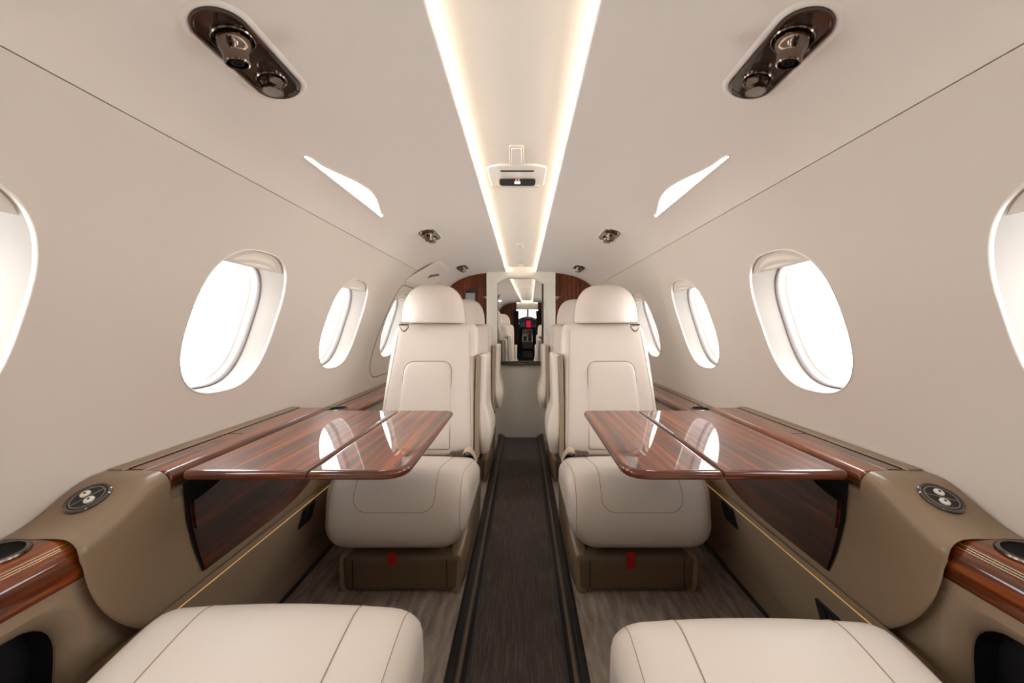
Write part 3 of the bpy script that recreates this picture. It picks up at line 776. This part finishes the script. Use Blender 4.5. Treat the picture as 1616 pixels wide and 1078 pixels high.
# ------------------------------------------------------------------ seats (local: faces -y, origin on the floor under the cushion front)
def make_seat(a, label):
    """a = +1 / -1: which side of the seat the aisle is on"""
    root = empty('passenger_seat', (0, 0, 0), label, 'seat', 'cream leather cabin seats')
    # cushion
    def cdef(p):
        u = max(-1, min(1, (p.z - .262) / .125)); v = (p.y - .14) / .19
        low = max(0, -u)
        k = 1 - .22 * low ** 2.2
        x = p.x * k - a * (.020 * low)
        y = p.y - .018 * (1 - u * u) * max(0, -v) + .045 * low ** 2.2 * max(0, -v)
        zz = p.z - (.052 * smooth(-.02, .36, p.y) if u > -.2 else 0) * min(1, (u + .2) / .8 if u > -.2 else 0)
        nose = max(0, -v - .55) / .45
        if u > 0: zz -= .020 * nose ** 2 * u; y += .012 * u ** 2 * nose
        if u > 0: zz += .012 * (1 - (p.x / .224) ** 2) * u * (1 - smooth(.15, .34, p.y) * .4)
        return Vector((x, y, zz))
    mb = MB(); mb.puff((0, .14, .262), (.224, .19, .125), .050, 16, cdef)
    cu = mb.build('seat_cushion', M['leather'], root, ang=70)
    bv = bvh_of(cu)
    def cast(pts, tgt, lift=.0003):
        o = []
        for p, q in zip(pts, tgt):
            d = (Vector(q) - Vector(p)).normalized(); h = bv.ray_cast(Vector(p), d)
            if h[0] is not None: o.append(h[0] + h[1] * lift if h[1].dot(d) < 0 else h[0] - h[1] * lift)
        return o
    mb = MB()
    # centre insert: over the top and down the front with rounded lower corners
    path = []
    for i in range(22): # along the top on +x side towards the front, then down
        path.append((.122, .30 - .30 * i / 21 * 1.0))
    def over(x, k):   # k 0..1 from rear top around the nose to z=.285
        ang = PI / 2 * (1 - smooth(.55, 1.0, k) * 0) if False else None
        if k < .6:
            y = .30 - .29 * k / .6; return Vector((x, y, .6)), Vector((x, y, .1))
        q = (k - .6) / .4; th = PI / 2 + q * PI / 2 * 1.18
        c = Vector((x, .02, .315)); return c + Vector((0, math.cos(th) * .4, math.sin(th) * .4)), c
    pp, tt = [], []
    cw = .124; rad = .16
    for k in range(40):
        f = k / 39 * .90; p, t = over(-cw, f); pp.append(p); tt.append(t)
    for k in range(1, 9):
        th = k / 8 * PI / 2; x = -cw + .042 * (1 - math.cos(th)); f = .90 + .10 * math.sin(th); p, t = over(x, f); pp.append(p); tt.append(t)
    for k in range(1, 12):
        x = (-cw + .042) * (1 - 2 * k / 12); p, t = over(x, 1.0); pp.append(p); tt.append(t)
    for k in range(0, 9):
        th = PI / 2 * (1 - k / 8); x = cw - .042 * (1 - math.cos(th)); f = .90 + .10 * math.sin(th); p, t = over(x, f); pp.append(p); tt.append(t)
    for k in range(38, -1, -1):
        f = k / 39 * .90; p, t = over(cw, f); pp.append(p); tt.append(t)
    mb.tube(cast(pp, tt), .0010, 5)
    # edge seams on both sides of the cushion
    for q in (-1, 1):
        pp, tt = [], []
        for k in range(40):
            f = k / 39 * 1.25
            p, t = over(q * .200, min(f, 1.0)) if f <= 1 else (Vector((q * .200, -.4, .30 - (f - 1) * .5)), Vector((q * .200, .14, .30 - (f - 1) * .5)))
            pp.append(p); tt.append(t)
        mb.tube(cast(pp, tt), .0008, 5)
    mb.build('seam', M['seam'], cu)
    # backrest
    def bdef(p):
        u = (p.z - .60) / .28; w = 1 - .085 * (u + 1) / 2 - .05 * max(0, u - .55) ** 2 / .2
        if u < -.5: w *= 1 + .02 * (-u - .5)
        x = p.x * w
        y = p.y + (p.z - .33) * .36 + .010 * math.sin(PI * (u + 1) / 2) * -1
        if p.y < .335: y -= .020 * abs(p.x / .205) ** 3 * (1 - .5 * max(0, u))
        return Vector((x, y, p.z))
    mb = MB(); mb.puff((0, .385, .60), (.205, .065, .275), .045, 14, bdef)
    bk = mb.build('backrest', M['leather'], root, ang=70); bv2 = bvh_of(bk)
    lx = -a * .014
    # lumbar pad, gently proud
    mb = MB(); out = round_poly([(lx - .112, .36), (lx + .112, .36), (lx + .100, .705), (lx - .100, .705)], [.01, .01, .045, .045], 9)
    def hit(x, zz, lift):
        h = bv2.ray_cast(Vector((x, -.5, zz)), Vector((0, 1, 0)))
        y = h[0].y if h[0] is not None else .33
        return (x, y - lift, zz)
    cxx, czz = lx, .53; R = []
    for q, l in ((1.0, -.001), (.985, .002), (.965, .0045), (.93, .0065), (.8, .0075), (.6, .008), (.4, .0085), (.2, .0085), (.02, .0085)):
        R.append([hit(cxx + (x - cxx) * q, czz + (zz - czz) * q, l) for x, zz in out])
    mb.grid(R, cv=True); lp = mb.build('lumbar_pad', M['leather'], bk, ang=70)
    mb = MB(); mb.tube([hit(x, zz, .0008) for x, zz in out], .0016, 5, closed=True)
    for q in (-1, 1):
        mb.tube([hit(q * (.186 - .030 * i / 20), .36 + .50 * i / 20, .0004) for i in range(21)], .0008, 5)
    mb.build('seam', M['seam'], bk)
    # headrest: flat-bottomed dome
    mb = MB(); secs = []
    us = [(-.012, .93), (-.004, .975), (.02, .995)] + [(q, 1) for q in (.08, .18, .3, .42, .54, .65, .75, .83, .90, .95, .98, .995)]
    for u, k in us:
        uu = max(0, u); w = .148 * k * (1 - uu ** 2.4) ** .33; d = .060 * k * (1 - uu ** 2.6) ** .5
        zz = .874 + .172 * u; yc = .535 + .020 * uu - .006 * math.sin(PI * uu); row = []
        for i in range(44):
            t = 2 * PI * i / 44; c, q = math.cos(t), math.sin(t)
            x = w * math.copysign(abs(c) ** (2 / 3.2), c); y = d * math.copysign(abs(q) ** (2 / 2.6), q)
            row.append((x - a * .016, yc + y + .030 * (x / .145) ** 2 * (1 if y < 0 else .4), zz - .004 * (x / .145) ** 2 * (1 - uu)))
        secs.append(row)
    mb.loft(secs)
    hr = mb.build('headrest', M['leather'], root, ang=70)
    mb = MB(); mb.tube([(0, .57, .84), (0, .565, .90)], .020, 12); mb.build('headrest_post', M['tand'], root)
    # base
    mb = MB()
    def basef(p):
        u = p.z / .13; return Vector((p.x * (1 + .02 * u), p.y - .004 * u, p.z))
    mb.puff((0, .245, .062), (.186, .245, .061), .022, 6, basef)
    bs = mb.build('seat_base', M['tand'], root, ang=50)
    mb = MB()
    for x in (-.150, .150):
        mb = MB(); mb.tube([(x, -.0045, .112), (x, -.002, .02)], .0012, 5); mb.build('panel_joint', M['void'], bs)
    # flared side skirts rising towards the back
    for q, nm in ((a, 'side_skirt'), (-a, 'side_skirt')):
        mb = MB(); secs = []
        for y, zt in ((.004, .122), (.02, .130), (.08, .160), (.16, .200), (.26, .232), (.36, .250), (.46, .255), (.488, .24)):
            xo = .193 + .012 * min(1, y / .05); xi = .160
            secs.append([(q * x, y, zz) for x, zz in ((xi, .004), (xo - .010, .004), (xo - .001, .02), (xo + .002, zt * .6), (xo, zt - .012), (xo - .006, zt - .002), (xo - .018, zt), (xi, zt - .01))])
        mb.loft(secs); sk = mb.build(nm, M['tan'], bs, ang=50)
        mb = MB(); mb.lathe([(.006, 0), (.006, .002), (.004, .003), (.0001, .003)], (q * .2035, .10, .075), (q, 0, 0), 14); mb.build('bolt', M['black'], sk)
    mb = MB(); mb.box((0, .27, .15), (.150, .17, .040), .01); mb.build('cushion_frame', M['black'], root)
    # armrest: upright padded slab on the aisle side, fuller towards its lower end
    def adef(p):
        u = (p.z - .532) / .205; b = max(0, -u - .15)
        x = p.x + a * (.012 * b)
        if (p.x - a * .222) * a > 0: x += a * .022 * math.sin(PI * min(1, max(0, -u))) * 1.0
        y = p.y + (p.z - .53) * .30 - .055 * max(0, u) * 0 + (.04 * b if p.y > .47 else 0)
        if u < -.6 : y += .05 * (-u - .6) / .4 * (1 if p.y < .47 else -.6)
        return Vector((x, y, p.z))
    mb = MB(); mb.puff((a * .222, .475, .532), (.017, .10, .205), .016, 10, adef); ar = mb.build('armrest', M['leather'], root, ang=60)
    mb = MB(); mb.puff((a * .203, .466, .530), (.009, .098, .200), .006, 8, lambda p: Vector((p.x + a * .006 * max(0, -(p.z - .532) / .205), p.y + (p.z - .53) * .30, p.z)))
    mb.build('armrest_shell', M['tanl'], ar, ang=50)
    # lap belt: buckle on the cushion at the aisle side and its webbing
    bl = MB(); path = []
    by, bz = .285, .348
    mb = MB(); mb.box((a * .135, .292, .352), (.030, .012, .013), .006, fn=lambda p: Vector((p.x, p.y + (p.x * a - .135) * .1, p.z + .10 * (p.x * a - .135)))); bk_ = mb.build('belt_buckle', M['steel'], root)
    mb = MB(); mb.box((a * .128, .281, .360), (.018, .008, .007), .003); mb.build('release_flap', M['gun'], bk_)
    mb = MB(); rows = []
    for i in range(13):
        f = i / 12; x = a * (.160 + .052 * f); zz = .362 + .012 * math.sin(PI * f * .9) - .045 * f ** 2.5; y = .290 + .01 * f
        rows.append([(x, y - .017, zz - .003), (x, y + .017, zz + .004), (x, y + .017, zz + .0075), (x, y - .017, zz + .0005)])
    mb.loft(rows); mb.build('belt_webbing', M['webbing'], root, ang=40)
    mb = MB(); mb.tube([(a * .212, .278, .322), (a * .214, .30, .318), (a * .212, .322, .322)], .005, 8); mb.build('belt_anchor', M['steel'], root)
    # shoulder strap end below the headrest, outboard side
    ox = -a * .125
    mb = MB(); rows = []
    for i in range(7):
        f = i / 6; y = .485 - .020 * math.sin(PI * .5 * f); zz = .876 - .020 * f; w = .019 - .003 * f
        rows.append([(ox - w, y, zz), (ox + w, y, zz), (ox + w, y - .003, zz - .001), (ox - w, y - .003, zz - .001)])
    mb.loft(rows); st = mb.build('shoulder_strap', M['webbing'], root, ang=40)
    mb = MB(); ring = [(-.0175, .003), (.0175, .003), (.016, -.008), (.006, -.020), (0, -.0215), (-.006, -.020), (-.016, -.008)]
    mb.tube([(ox + x * 1.15, .4655 - .004, .860 + q * 1.2) for x, q in ring], .0030, 8, closed=True); mb.build('strap_ring', M['steel'], st)
    # red pull strap under the cushion front
    mb = MB(); mb.box((0, -.012, .118 - (.006 if a < 0 else 0)), (.0125, .0015, .022 + (.006 if a < 0 else 0)), .001, fn=lambda p: Vector((p.x - .022, p.y - .10 * (p.z - .12), p.z))); mb.build('pull_strap', M['red'], root, label='red webbing pull strap')
    return root

XS = .378
PR = make_seat(-1, 'cream leather seat right of the aisle facing the camera, behind the open table')
PL = make_seat(+1, 'cream leather seat left of the aisle facing the camera, behind the open table')
SEATS = [(PR, 1.270, XS, 0), (PL, 1.270, -XS, 0)]
for src, y, x, rot, lb in ((PR, 2.19, XS, 0, 'cream leather seat half hidden behind the front right seat'),
                           (PL, 2.19, -XS, 0, 'cream leather seat half hidden behind the front left seat'),
                           (PR, .655, -XS, PI, 'near left cream seat, only its cushion showing at the picture bottom'),
                           (PL, .622, XS, PI, 'near right cream seat, only its cushion showing at the picture bottom')):
    c = copy_tree(src); c['label'] = lb; SEATS.append((c, y, x, rot))
for o, y, x, rot in SEATS:
    if rot:   # the near seats are reclined a little and their armrests are down
        H = Matrix.Translation((0, .36, .33)) @ Matrix.Rotation(math.radians(-10), 4, 'X') @ Matrix.Translation((0, -.36, -.33))
        for ch in [q for q in bpy.data.objects if q.parent == o]:
            nm = ch.name.split('.')[0]
            if nm in ('backrest', 'headrest', 'headrest_post', 'shoulder_strap'): ch.matrix_basis = H
            if nm == 'armrest': ch.matrix_basis = Matrix.Translation((0, .04, -.22))
    o.location = (x, y, 0); o.rotation_euler = (0, 0, rot)

# ------------------------------------------------------------------ aft bulkhead with door and mirror
def section_outline(x0, x1, n=40, off=.012):
    """lining height between x0 and x1, following the section"""
    out = []
    for i in range(n + 1):
        x = x0 + (x1 - x0) * i / n
        if abs(x) <= .121: zz = 1.29
        else: zz = prof_t(t_of_x(abs(x)))[1] if abs(x) < .72 else None
        out.append((x, zz))
    return out
YB = Y1
for s, nm, sd in ((-1, 'wall_bulkhead_left', 'left'), (1, 'wall_bulkhead_right', 'right')):
    mb = MB(); top = []
    t0, t1 = t_of_z(.5), t_of_x(.268)
    pts = [S(s, 0, t0 + (t1 - t0) * i / 30, .01) for i in range(31)]
    poly = [(s * .268, 0.0)] + [(s * .80, 0.0)] + [(p[0], p[2]) for p in pts]
    mb.add([(x, YB - .03, q) for x, q in poly], [tuple(range(len(poly)))]); mb.add([(x, YB + .03, q) for x, q in poly], [tuple(range(len(poly)))[::-1]])
    mb.grid([[(x, YB - .03, q) for x, q in poly], [(x, YB + .03, q) for x, q in poly]], cv=True)
    tag(mb.build(nm, M['woodv'], ang=30), 'dark mahogany bulkhead panel %s of the mirror door' % sd, 'bulkhead', kind='structure')
dr = empty('door_1', (0, YB, 0), 'ivory lavatory door with a tall mirror at the end of the aisle', 'door', kind='structure')
mb = MB(); quad_slab(mb, -.20, .19, YB + .0, YB + .03, -.06, 1.20); mb.build('door_leaf', M['door'], dr, smooth=False)
fr = empty('door_2', (0, YB, 0), 'ivory door surround with an arched head between wood panels', 'door surround', kind='structure')
for s in (-1, 1):
    mb = MB(); x0, x1 = sorted((s * .270, s * (.186 if s < 0 else .178)))
    mb.box(((x0 + x1) / 2, YB - .015, .60), ((x1 - x0) / 2, .035, .66), .006); jb = mb.build('jamb', M['jamb'], fr)
    mb = MB(); xm = s * (.186 if s < 0 else .178) + s * .004; mb.box((xm, YB - .05, .58), (.005, .004, .56), .002); mb.build('jamb_bead', M['jamb'], jb)
# arched head
mb = MB(); arc = []
for i in range(33):
    x = -.270 + .540 * i / 32; u = abs(x + .008) / .19
    zl = 1.238 if u < .50 else 1.238 - .050 * smooth(.50, 1.05, u)
    zu = 1.2935
    arc.append((x, zl, zu))
mb.grid([[(x, YB - .045, a_) for x, a_, b_ in arc], [(x, YB - .052, a_ + .006) for x, a_, b_ in arc], [(x, YB - .052, (a_ + b_) / 2) for x, a_, b_ in arc], [(x, YB - .048, b_) for x, a_, b_ in arc]])
mb.grid([[(x, YB - .045, a_) for x, a_, b_ in arc], [(x, YB + .01, a_) for x, a_, b_ in arc]])
mb.build('head_panel', M['jamb'], fr, ang=60)
mb = MB(); mb.box((0, YB - .02, 1.32), (.20, .03, .036), .004); mb.build('head_cap', M['jamb'], fr)
# mirror, hung a hair off square
mr = empty('door_mirror', (-.008, YB - .006, .916), 'tall mirror with clipped top corners on the end door, reflecting the cockpit', 'mirror')
mo = round_poly([(-.176, -.338), (.176, -.338), (.178, .300), (.088, .332), (-.092, .332), (-.180, .300)], [.004, .004, .02, .02, .02, .02], 5)
mb = MB(); plate(mb, mo, 0, .004, .001, fn=lambda x, q, w: (x, -.008 - w, q)); g = mb.build('glass', M['mirror'], None, ang=20)
g.parent = mr
mb = MB(); mb.tube([(x, -.012, q) for x, q in mo], .0055, 8, closed=True); f_ = mb.build('frame', M['mframe'], None); f_.parent = mr
mr.rotation_euler = (.010, 0, -.0100)
mb = MB(); mb.box((-.008, YB - .014, .560), (.186, .014, .006), .003); tag(mb.build('door_rail', M['mframe']), 'slim rail across the door below the mirror', 'rail')
# wall display on the left wood panel
ws = empty('wall_display', (-.395, YB - .03, 1.10), 'small grey screen on the wood panel left of the door', 'display')
mb = MB(); mb.box((-.398, YB - .036, 1.085), (.040, .008, .062), .004); mb.build('housing', M['mframe'], ws)
mb = MB(); mb.box((-.398, YB - .0445, 1.075), (.035, .0015, .046), .001); mb.build('screen', M['screen'], ws)
mb = MB(); mb.box((-.398, YB - .0445, 1.132), (.035, .0015, .007), .001); mb.build('slot', M['black'], ws)

# ------------------------------------------------------------------ flight deck behind the camera (seen in the mirror)
for s, nm, sd in ((-1, 'wall_divider_left', 'left'), (1, 'wall_divider_right', 'right')):
    mb = MB(); t0, t1 = t_of_z(.0), t_of_x(.235)
    pts = [S(s, 0, t0 + (t1 - t0) * i / 40, .01) for i in range(41)]
    poly = [(s * .235, -.06), (s * .80, -.06)] + [(p[0], p[2]) for p in pts]
    for y, o in ((Y0, 1), (Y0 - .04, -1)): mb.add([(x, y, q) for x, q in poly], [tuple(range(len(poly)))[::o]])
    mb.grid([[(x, Y0, q) for x, q in poly], [(x, Y0 - .04, q) for x, q in poly]], cv=True)
    tag(mb.build(nm, M['woodv'], ang=30), 'mahogany cockpit divider %s of the doorway' % sd, 'divider', kind='structure')
    mb = MB(); secs = []
    for i in range(10):
        q = i / 9; zz = -.02 + 1.13 * q; row = []
        wd = .03 + .04 * abs(q - .35)
        for k in range(24):
            a_ = 2 * PI * k / 24; rr_ = 1 + .22 * math.sin(5 * a_ + 2 * q)
            row.append((s * (.245) + wd * rr_ * math.cos(a_), Y0 + .06 + .04 * rr_ * math.sin(a_), zz))
        secs.append(row)
    mb.loft(secs); tag(mb.build('cockpit_curtain', M['curtain']), 'dark gathered curtain at the cockpit doorway, %s side' % sd, 'curtain', 'cockpit curtains')
mb = MB(); quad_slab(mb, -.26, .26, Y0 - .06, Y0 - .02, 1.13, 1.36); tag(mb.build('wall_header', M['jamb'], smooth=False), 'ivory header above the cockpit doorway', 'header', kind='structure')
# shell of the flight deck
mb = MB(); prof = [(-.78, 0), (-.80, .5), (-.72, .95), (-.5, 1.22), (0, 1.34), (.5, 1.22), (.72, .95), (.80, .5), (.78, 0)]
mb.grid([[(x * (1 - .1 * k), Y0 - .04 - .9 * k, q) for x, q in prof] for k in (0, .5, 1, 1.4)])
tag(mb.build('wall_cockpit', M['wall']), 'cockpit lining seen in the mirror', 'wall', kind='structure')
yP = -3.72
ip = empty('instrument_panel', (0, yP, .6), 'cockpit instrument panel with lit displays seen in the mirror', 'instrument panel')
mb = MB(); mb.box((0, yP - .05, .70), (.70, .05, .20), .02); mb.box((0, yP - .06, .2), (.75, .04, .40), .01); mb.build('panel', M['panelk'], ip)
mb = MB(); mb.puff((0, yP + .02, .945), (.34, .16, .055), .05, 8, lambda p: Vector((p.x, p.y, p.z - .12 * p.x * p.x / .1))); mb.build('glareshield', M['panelg'], ip)
for x, m_ in ((-.27, 'disp_b'), (0.02, 'disp_r'), (.29, 'disp_b')):
    mb = MB()
    if m_ == 'disp_r': mb.box((x, yP + .004, .80), (.055, .004, .085), .003)
    else: mb.box((x, yP + .004, .83), (.06, .004, .035), .003)
    mb.build('display', M[m_], ip)
for x in (-.13, .14):
    mb = MB(); mb.box((x, yP + .003, .80), (.07, .003, .08), .003); mb.build('display', M['screen'], ip)
mb = MB(); mb.box((-.08, yP + .12, .955), (.03, .05, .016), .004); mb.build('mode_panel', M['disp_b'], ip)
pd = empty('cockpit_pedestal', (0, -3.3, 0), 'cockpit centre pedestal with levers seen in the mirror', 'pedestal')
mb = MB(); mb.puff((0, -3.38, .27), (.13, .30, .27), .03, 5, lambda p: Vector((p.x, p.y, p.z + (-.5 * (p.y + 3.38) if p.z > .3 else 0)))); mb.build('housing', M['panelg'], pd)
for x in (-.07, .07):
    mb = MB(); mb.box((x, -3.47, .62), (.042, .03, .05), .006); mb.build('keypad', M['lens'], pd)
for i in range(3):
    for x in (-.06, .06):
        mb = MB(); mb.box((x, -3.34 + .09 * i, .53 - .045 * i), (.038, .03, .025), .005); mb.build('switch_panel', M['red' if (i == 0 and x > 0) else ('white' if i == 0 else 'panelk')], pd)
oh = empty('overhead_panel', (0, -3.2, 1.28), 'cockpit overhead panel seen in the mirror', 'overhead panel')
mb = MB(); mb.box((0, -3.05, 1.245), (.10, .15, .05), .02); mb.build('housing', M['panelg'], oh)
mb = MB(); mb.box((0, -2.898, 1.245), (.06, .004, .02), .004); mb.build('buttons', M['white'], oh)
# windscreen frame
mb = MB(); mb.box((0, -3.75, 1.14), (.03, .03, .18), .01); mb.box((0, -3.6, 1.33), (.62, .05, .03), .01)
tag(mb.build('trim_5', M['panelg']), 'windscreen frame seen in the mirror', 'window frame', kind='structure')
for s in (-1, 1):
    ps = empty('pilot_seat', (s * .40, -3.05, 0), 'pilot seat beside the pedestal, %s' % ('left in the cockpit' if s > 0 else 'right in the cockpit'), 'pilot seat', 'pilot seats')
    mb = MB(); mb.puff((s * .40, -2.92, .62), (.20, .06, .36), .05, 6); mb.build('backrest', M['curtain'], ps)
    mb = MB(); mb.puff((s * .40, -3.12, .30), (.20, .22, .07), .05, 6); mb.build('seat_cushion', M['curtain'], ps)
    mb = MB(); mb.box((s * .40, -3.1, .12), (.15, .2, .12), .02); mb.build('pedestal', M['black'], ps)

# ------------------------------------------------------------------ light: bright hazy sky outside, cove and wash lights inside
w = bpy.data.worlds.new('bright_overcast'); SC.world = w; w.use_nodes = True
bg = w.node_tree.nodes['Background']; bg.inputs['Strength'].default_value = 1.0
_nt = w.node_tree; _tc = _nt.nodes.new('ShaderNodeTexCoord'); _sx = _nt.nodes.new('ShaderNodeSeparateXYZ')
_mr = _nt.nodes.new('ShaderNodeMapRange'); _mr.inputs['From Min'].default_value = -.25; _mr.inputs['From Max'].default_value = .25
_mr.inputs['To Min'].default_value = 9.0; _mr.inputs['To Max'].default_value = 6.0   # extra glow added below the horizon to lift the ceiling, hazy sky above
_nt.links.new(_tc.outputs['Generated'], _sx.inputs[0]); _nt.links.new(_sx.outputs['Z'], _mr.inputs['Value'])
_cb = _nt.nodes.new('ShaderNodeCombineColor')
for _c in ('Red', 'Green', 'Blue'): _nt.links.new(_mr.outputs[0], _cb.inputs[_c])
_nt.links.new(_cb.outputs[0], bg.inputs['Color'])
for s in (-1, 1):
    for wy in WIN_Y:
        l = bpy.data.lights.new('window_portal', 'AREA'); l.shape = 'RECTANGLE'; l.size = .25; l.size_y = .30; l.cycles.is_portal = True
        o = bpy.data.objects.new('window_portal', l); COL.objects.link(o)
        p = Vector(S(s, wy, TC, .105)); x, zz, nx, nz = prof_t(TC)
        inward = Vector((-s * nx, 0, -nz))
        q = inward.to_track_quat('-Z', 'Z'); o.rotation_mode = 'QUATERNION'; o.rotation_quaternion = q; o.location = p

# ------------------------------------------------------------------ camera
cam = bpy.data.cameras.new('camera'); co = bpy.data.objects.new('camera', cam); COL.objects.link(co)
co.location = (.014, 0, EYE); co.rotation_euler = (PI / 2, 0, 0)
cam.sensor_width = 36; cam.lens = 628 / 1616 * 36
cam.shift_x = -(825 - 808) / 1616; cam.shift_y = (517 - 539) / 1616
cam.clip_start = .02
SC.camera = co
SC.view_settings.view_transform = 'Standard'; SC.view_settings.look = 'None'; SC.view_settings.gamma = 1.0
SC.view_settings.use_curve_mapping = False
SC.view_settings.exposure = 0.55
SC.cycles.max_bounces = 14; SC.cycles.diffuse_bounces = 8; SC.cycles.glossy_bounces = 6; SC.cycles.transparent_max_bounces = 12
SC.cycles.caustics_reflective = False; SC.cycles.caustics_refractive = False
SC.cycles.sample_clamp_indirect = 8.0
